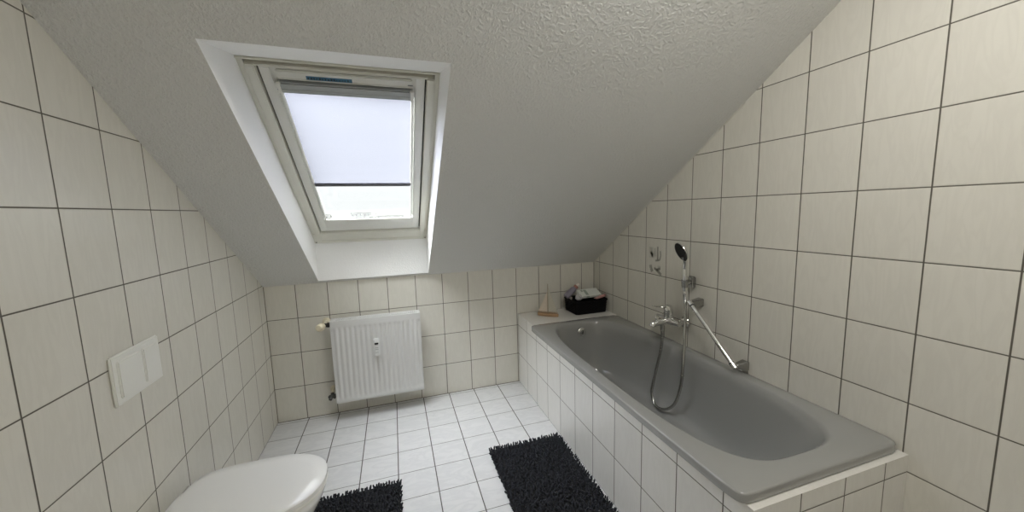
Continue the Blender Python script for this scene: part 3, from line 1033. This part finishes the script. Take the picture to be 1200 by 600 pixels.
# return valve, lower left
bm = bmesh.new()
add_lathe(bm, (RX0 - .030, 0, .190), (0, -1, 0), [(0, .026), (.004, .026), (.009, .018), (.011, .010), (.075, .010)], 20)
obj('wall_pipe', bm, CREAM, RD)
bm = bmesh.new()
add_lathe(bm, (RX0 + .002, -.092, .172), (-1, 0, 0), [(0, .010), (.010, .010), (.011, .017), (.024, .017), (.025, .011), (.034, .014), (.052, .014), (.054, .009), (.058, .008)], 8)
add_tube(bm, [(RX0 - .030, -.075, .190), (RX0 - .030, -.092, .172)], .012, 10)
add_lathe(bm, (RX0 - .034, -.092, .172), (-.3, -.7, -.5), [(0, .012), (.024, .012), (.026, .009), (.026, 0)], 8)
obj('return_valve', bm, DMET, RD)

# ------------------------------------------------------------------ bath mats
def mat_rug(name, x0, x1, y0, y1, label, seed):
    rnd = random.Random(seed)
    bm = bmesh.new(); add_box(bm, (x0 + .006, y0 + .006, .0005), (x1 - .006, y1 - .006, .008), .003)
    rug = tag(obj(name, bm, RUGM2, smooth=0), label, 'bath mat', None)
    bm = bmesh.new(); st_ = .0135
    ny = int((y1 - y0) / st_); nx = int((x1 - x0) / st_)
    for i in range(nx + 1):
        for j in range(ny + 1):
            x_ = x0 + .004 + (x1 - x0 - .008) * (i + rnd.uniform(-.3, .3)) / nx
            y_ = y0 + .004 + (y1 - y0 - .008) * (j + rnd.uniform(-.3, .3)) / ny
            a = rnd.uniform(0, 2 * pi); ln = rnd.uniform(.006, .013); h = rnd.uniform(.014, .022)
            if i in (0, nx) or j in (0, ny):     # the outer row leans out over the edge
                ln = rnd.uniform(.001, .009); h = rnd.uniform(.010, .019)
                a = math.atan2(y_ - max(y0 + .02, min(y1 - .02, y_)), x_ - max(x0 + .02, min(x1 - .02, x_))) + rnd.uniform(-.6, .6)
            dx_, dy_ = cos(a) * ln, sin(a) * ln; r = rnd.uniform(.0042, .0054)
            P = [Vector((x_, y_, .004)), Vector((x_ + dx_ * .35, y_ + dy_ * .35, .004 + h * .6)), Vector((x_ + dx_, y_ + dy_, .004 + h))]
            seg = 5; rg = []
            for q, p_ in enumerate(P):
                rr = r * (.85, 1.0, .8)[q]
                nrm = Vector((dx_, dy_, h)).normalized(); xx_, yy_, _ = frame_of(nrm)
                rg.append([bm.verts.new(p_ + (xx_ * cos(2 * pi * s_ / seg) + yy_ * sin(2 * pi * s_ / seg)) * rr) for s_ in range(seg)])
            for A2, B2 in zip(rg, rg[1:]): bridge(bm, A2, B2)
            tip = bm.verts.new(P[2] + (P[2] - P[1]).normalized() * r * .7); bridge(bm, rg[2], [tip])
    t_ = obj('chenille_tufts', bm, RUGM, rug, smooth=180, recalc=False); t_['kind'] = 'stuff'
    return rug


mat_rug('bath_mat', -.243, .214, -1.62, -.808, 'charcoal shaggy bath mat lying alongside the tiled tub front', 3)
mat_rug('bath_mat', -1.235, -.752, -1.40, -.893, 'charcoal shaggy bath mat on the floor in front of the toilet', 5)

# ------------------------------------------------------------------ toilet, wall hung on the left wall
TC = Vector((XL, -1.30, 0))
TO = thing('toilet', 'white ceramic toilet with its lid down beside the bath mat', 'toilet', (XL + .15, -1.30, 0))


def tring(bm, z, front, hw, back, n_=2.3, seg=48):
    ring = []
    for k in range(seg):
        a = 2 * pi * k / seg; ca, sa = cos(a), sin(a)
        if ca >= 0: xx = XL + .30 + abs(ca) ** (2 / n_) * (front - .30)
        else: xx = XL + .30 - abs(ca) ** (2 / 5) * (.30 - back)
        yy = TC.y + (abs(sa) ** (2 / 2.3 if ca >= 0 else 2 / 4)) * (1 if sa >= 0 else -1) * hw
        ring.append(bm.verts.new((xx, yy, z)))
    return ring


bm = bmesh.new()
rs = [tring(bm, z, f_, hw, 0.002) for z, f_, hw in ((0, .292, .105), (.012, .296, .108), (.08, .30, .098), (.12, .36, .10), (.18, .44, .125), (.25, .468, .15), (.31, .505, .168), (.355, .528, .178), (.375, .535, .181), (.385, .533, .179))]
for a, b in zip(rs, rs[1:]): bridge(bm, a, b)
bm.faces.new(rs[0][::-1]); bm.faces.new(rs[-1])
obj('bowl', bm, CERAM, TO, smooth=50)
bm = bmesh.new()
rs = [tring(bm, z, f_, hw, .05) for z, f_, hw in ((.386, .532, .179), (.389, .540, .186), (.398, .541, .187), (.402, .537, .183))]
for a, b in zip(rs, rs[1:]): bridge(bm, a, b)
bm.faces.new(rs[0][::-1]); bm.faces.new(rs[-1])
obj('seat', bm, PLASTIC_W, TO, smooth=50)
bm = bmesh.new()
rs = [tring(bm, z, f_, hw, .05) for z, f_, hw in ((.4035, .535, .182), (.406, .541, .187), (.418, .540, .186), (.424, .530, .176), (.428, .48, .13), (.430, .40, .05))]
for a, b in zip(rs, rs[1:]): bridge(bm, a, b)
bm.faces.new(rs[0][::-1]); bm.faces.new(rs[-1])
lid = obj('lid', bm, simple('lid_plastic', (.80, .80, .78), .25, coat=.4), TO, smooth=40)
for sg in (-1, 1):
    bm = bmesh.new(); add_lathe(bm, (XL + .045, TC.y + sg * .08 - .02, .412), (0, 1, 0), [(0, 0), (0, .010), (.04, .010), (.04, 0)], 16)
    obj('hinge', bm, CHROME, TO)
# flush plate
FP = thing('flush_plate', 'white rectangular flush plate on the wall above the toilet', 'flush plate', (XL, TC.y, .92))
bm = bmesh.new(); add_box(bm, (XL - .001, TC.y - .12, .86), (XL + .010, TC.y + .12, 1.02), .004, 3); obj('plate', bm, PLASTIC_W, FP)
bm = bmesh.new(); add_box(bm, (XL + .006, TC.y - .10, .88), (XL + .016, TC.y + .015, 1.0), .004, 3); obj('button', bm, PLASTIC_W, FP)
bm = bmesh.new(); add_box(bm, (XL + .006, TC.y + .022, .88), (XL + .016, TC.y + .10, 1.0), .004, 3); obj('button', bm, PLASTIC_W, FP)

# ------------------------------------------------------------------ outside: ground and houses in the distance
bm = bmesh.new(); add_box(bm, (-900, 6, -9.5), (900, 1500, -9))
gr = struct(obj('ground', bm, FIELD, smooth=0)); 


def house(x, y, w_, dp, h, rh, label, flat=False):
    H = thing('far_house' if not flat else 'far_block', label, 'house' if not flat else 'building', (x, y, -9))
    z0 = -9
    bm = bmesh.new(); add_box(bm, (x - w_ / 2, y - dp / 2, z0), (x + w_ / 2, y + dp / 2, z0 + h)); obj('walls', bm, HOUSE1, H, smooth=0)
    bm = bmesh.new()
    if flat: add_box(bm, (x - w_ / 2 - .3, y - dp / 2 - .3, z0 + h), (x + w_ / 2 + .3, y + dp / 2 + .3, z0 + h + .8), .1)
    else:
        add_prism(bm, [(x - w_ / 2 - .6, y - dp / 2 - .6, z0 + h), (x - w_ / 2 - .6, y + dp / 2 + .6, z0 + h), (x - w_ / 2 - .6, y, z0 + h + rh)], (w_ + 1.2, 0, 0))
    obj('roof', bm, HOUSE2, H, smooth=0)
    nfl = max(1, int(h / 3)); nw_ = max(2, int(w_ / 4))
    for r in range(nfl):
        for k in range(min(nw_, 12)):
            xx = x - w_ / 2 + (k + .5) * w_ / min(nw_, 12); zz = z0 + 1 + r * 3
            bm = bmesh.new(); add_box(bm, (xx - .6, y - dp / 2 - .08, zz), (xx + .6, y - dp / 2 + .1, zz + 1.4)); obj('window', bm, HOUSE3, H, smooth=0)


# viewed through the lower strip of glass; distances are real
rows_ = [(-40, 420, 46, 14, 9, 4, 'long pale house with a pitched roof far beyond the window, left of the taller block'),
         (12, 430, 20, 14, 12.5, 0, 'tallest far flat roofed block on the skyline beyond the window'),
         (42, 440, 30, 16, 9.5, 4, 'pale pitched roof house on the skyline just right of the taller block'),
         (-4, 330, 24, 12, 5.5, 3.5, 'nearer low pale house below the far skyline beyond the window'),
         (-62, 340, 22, 12, 5.5, 3.5, 'nearer low pale house at the left end of the far skyline')]
ox = -45
for (x_, y_, w_, dp, h_, rh, lb) in rows_: house(x_ + ox, y_, w_, dp, h_, rh, lb, rh == 0)


def tree(x, y, h, label, seed):
    rnd = random.Random(seed)
    T = thing('far_tree', label, 'tree', (x, y, -9), 'trees on the far skyline')
    bm = bmesh.new(); add_tube(bm, [(x, y, -9), (x + .2, y, -9 + h * .5)], .35, 8); obj('trunk', bm, DRIFT, T)
    bm = bmesh.new()
    for k in range(7):
        b = bmesh.new(); bmesh.ops.create_icosphere(b, subdivisions=3, radius=1)
        c_ = Vector((x + rnd.uniform(-.2, .2) * h, y + rnd.uniform(-.15, .15) * h, -9 + h * rnd.uniform(.5, .8))); r_ = h * rnd.uniform(.16, .24)
        for v in b.verts:
            kk = 1 + .15 * sin(v.co.x * 9 + k) * cos(v.co.z * 8 - k) + rnd.uniform(-.06, .06)
            v.co = c_ + v.co * r_ * kk
        merge(bm, b)
    obj('crown', bm, TREEM, T, smooth=0)


for k, (x_, y_, h_) in enumerate(((-16, 400, 10), (26, 410, 11), (62, 400, 9), (-70, 410, 11), (18, 345, 7), (-30, 345, 7.5))):
    tree(x_ + ox, y_, h_, 'hazy tree among the far houses seen through the window glass', k)

# ------------------------------------------------------------------ light
SKY, ZENITH, SUN, SUNEXP, LAMP = .58, 37.0, (-.48, .02, .88), 4.0, 16.0
w_ = bpy.data.worlds.new('overcast'); S.world = w_; w_.use_nodes = True
nt = w_.node_tree; bg = nt.nodes['Background']
# overcast sky: pale horizon, much brighter cloud where the sun stands high behind it
tc = N(nt, 'ShaderNodeTexCoord')
sd = Vector(SUN).normalized()
dt = N(nt, 'ShaderNodeVectorMath', operation='DOT_PRODUCT'); nt.links.new(tc.outputs['Generated'], dt.inputs[0]); dt.inputs[1].default_value = sd
mxx = N(nt, 'ShaderNodeMath', operation='MAXIMUM'); nt.links.new(dt.outputs['Value'], mxx.inputs[0]); mxx.inputs[1].default_value = 0
pw = N(nt, 'ShaderNodeMath', operation='POWER'); nt.links.new(mxx.outputs[0], pw.inputs[0]); pw.inputs[1].default_value = SUNEXP
ma = N(nt, 'ShaderNodeMath', operation='MULTIPLY_ADD'); nt.links.new(pw.outputs[0], ma.inputs[0]); ma.inputs[1].default_value = ZENITH; ma.inputs[2].default_value = 1.0
ml = N(nt, 'ShaderNodeMath', operation='MULTIPLY'); nt.links.new(ma.outputs[0], ml.inputs[0]); ml.inputs[1].default_value = SKY
bg.inputs['Color'].default_value = (.975, .985, 1.0, 1)
nt.links.new(ml.outputs[0], bg.inputs['Strength'])

# added ceiling lamp, out of view, to fill the room with light
CL = thing('added_ceiling_light', 'added round opal ceiling light, out of view, filling the room', 'ceiling light', (.10, -2.42, ZC))
bm = bmesh.new(); add_lathe(bm, (.10, -2.42, ZC), (0, 0, -1), [(0, .235), (.015, .235), (.02, .225)], 40); obj('lamp_base', bm, WHITE_P, CL)
em, nt, b = new_mat('opal_glass')
b.inputs['Base Color'].default_value = (.9, .88, .84, 1)
b.inputs['Emission Color'].default_value = (1, .975, .92, 1); b.inputs['Emission Strength'].default_value = LAMP
bm = bmesh.new(); add_lathe(bm, (.10, -2.42, ZC - .018), (0, 0, -1), [(0, .22), (.02, .216), (.045, .185), (.062, .11), (.068, 0)], 40)
obj('lamp_shade', bm, em, CL)

# ------------------------------------------------------------------ camera
cam = bpy.data.cameras.new('camera'); co = bpy.data.objects.new('camera', cam); C.objects.link(co)
Rm = Matrix(((0.9509720737538249, 0.30285111706889656, 0.06271615286727515),
             (-0.30810642238922137, 0.9453150669001038, 0.10700400354270317),
             (-0.026880242239693534, -0.12108106863491773, 0.9922786037174044)))
r_, f_, u_ = Rm.col[0], Rm.col[1], Rm.col[2]
M4 = Matrix((( r_.x, u_.x, -f_.x, -0.70609144), (r_.y, u_.y, -f_.y, -2.81800138), (r_.z, u_.z, -f_.z, 1.43233985), (0, 0, 0, 1)))
co.matrix_world = M4
cam.sensor_width = 36; cam.lens = 430.3524 / 1200 * 36
cam.clip_start = .02; cam.clip_end = 3000
S.camera = co

S.view_settings.view_transform = 'Standard'; S.view_settings.look = 'None'
S.view_settings.gamma = 1; S.view_settings.use_curve_mapping = False
S.view_settings.exposure = 1.0
S.cycles.use_denoising = True
S.cycles.max_bounces = 14; S.cycles.diffuse_bounces = 8; S.cycles.transmission_bounces = 8; S.cycles.transparent_max_bounces = 16
S.cycles.caustics_reflective = False; S.cycles.caustics_refractive = False
S.cycles.sample_clamp_indirect = 6
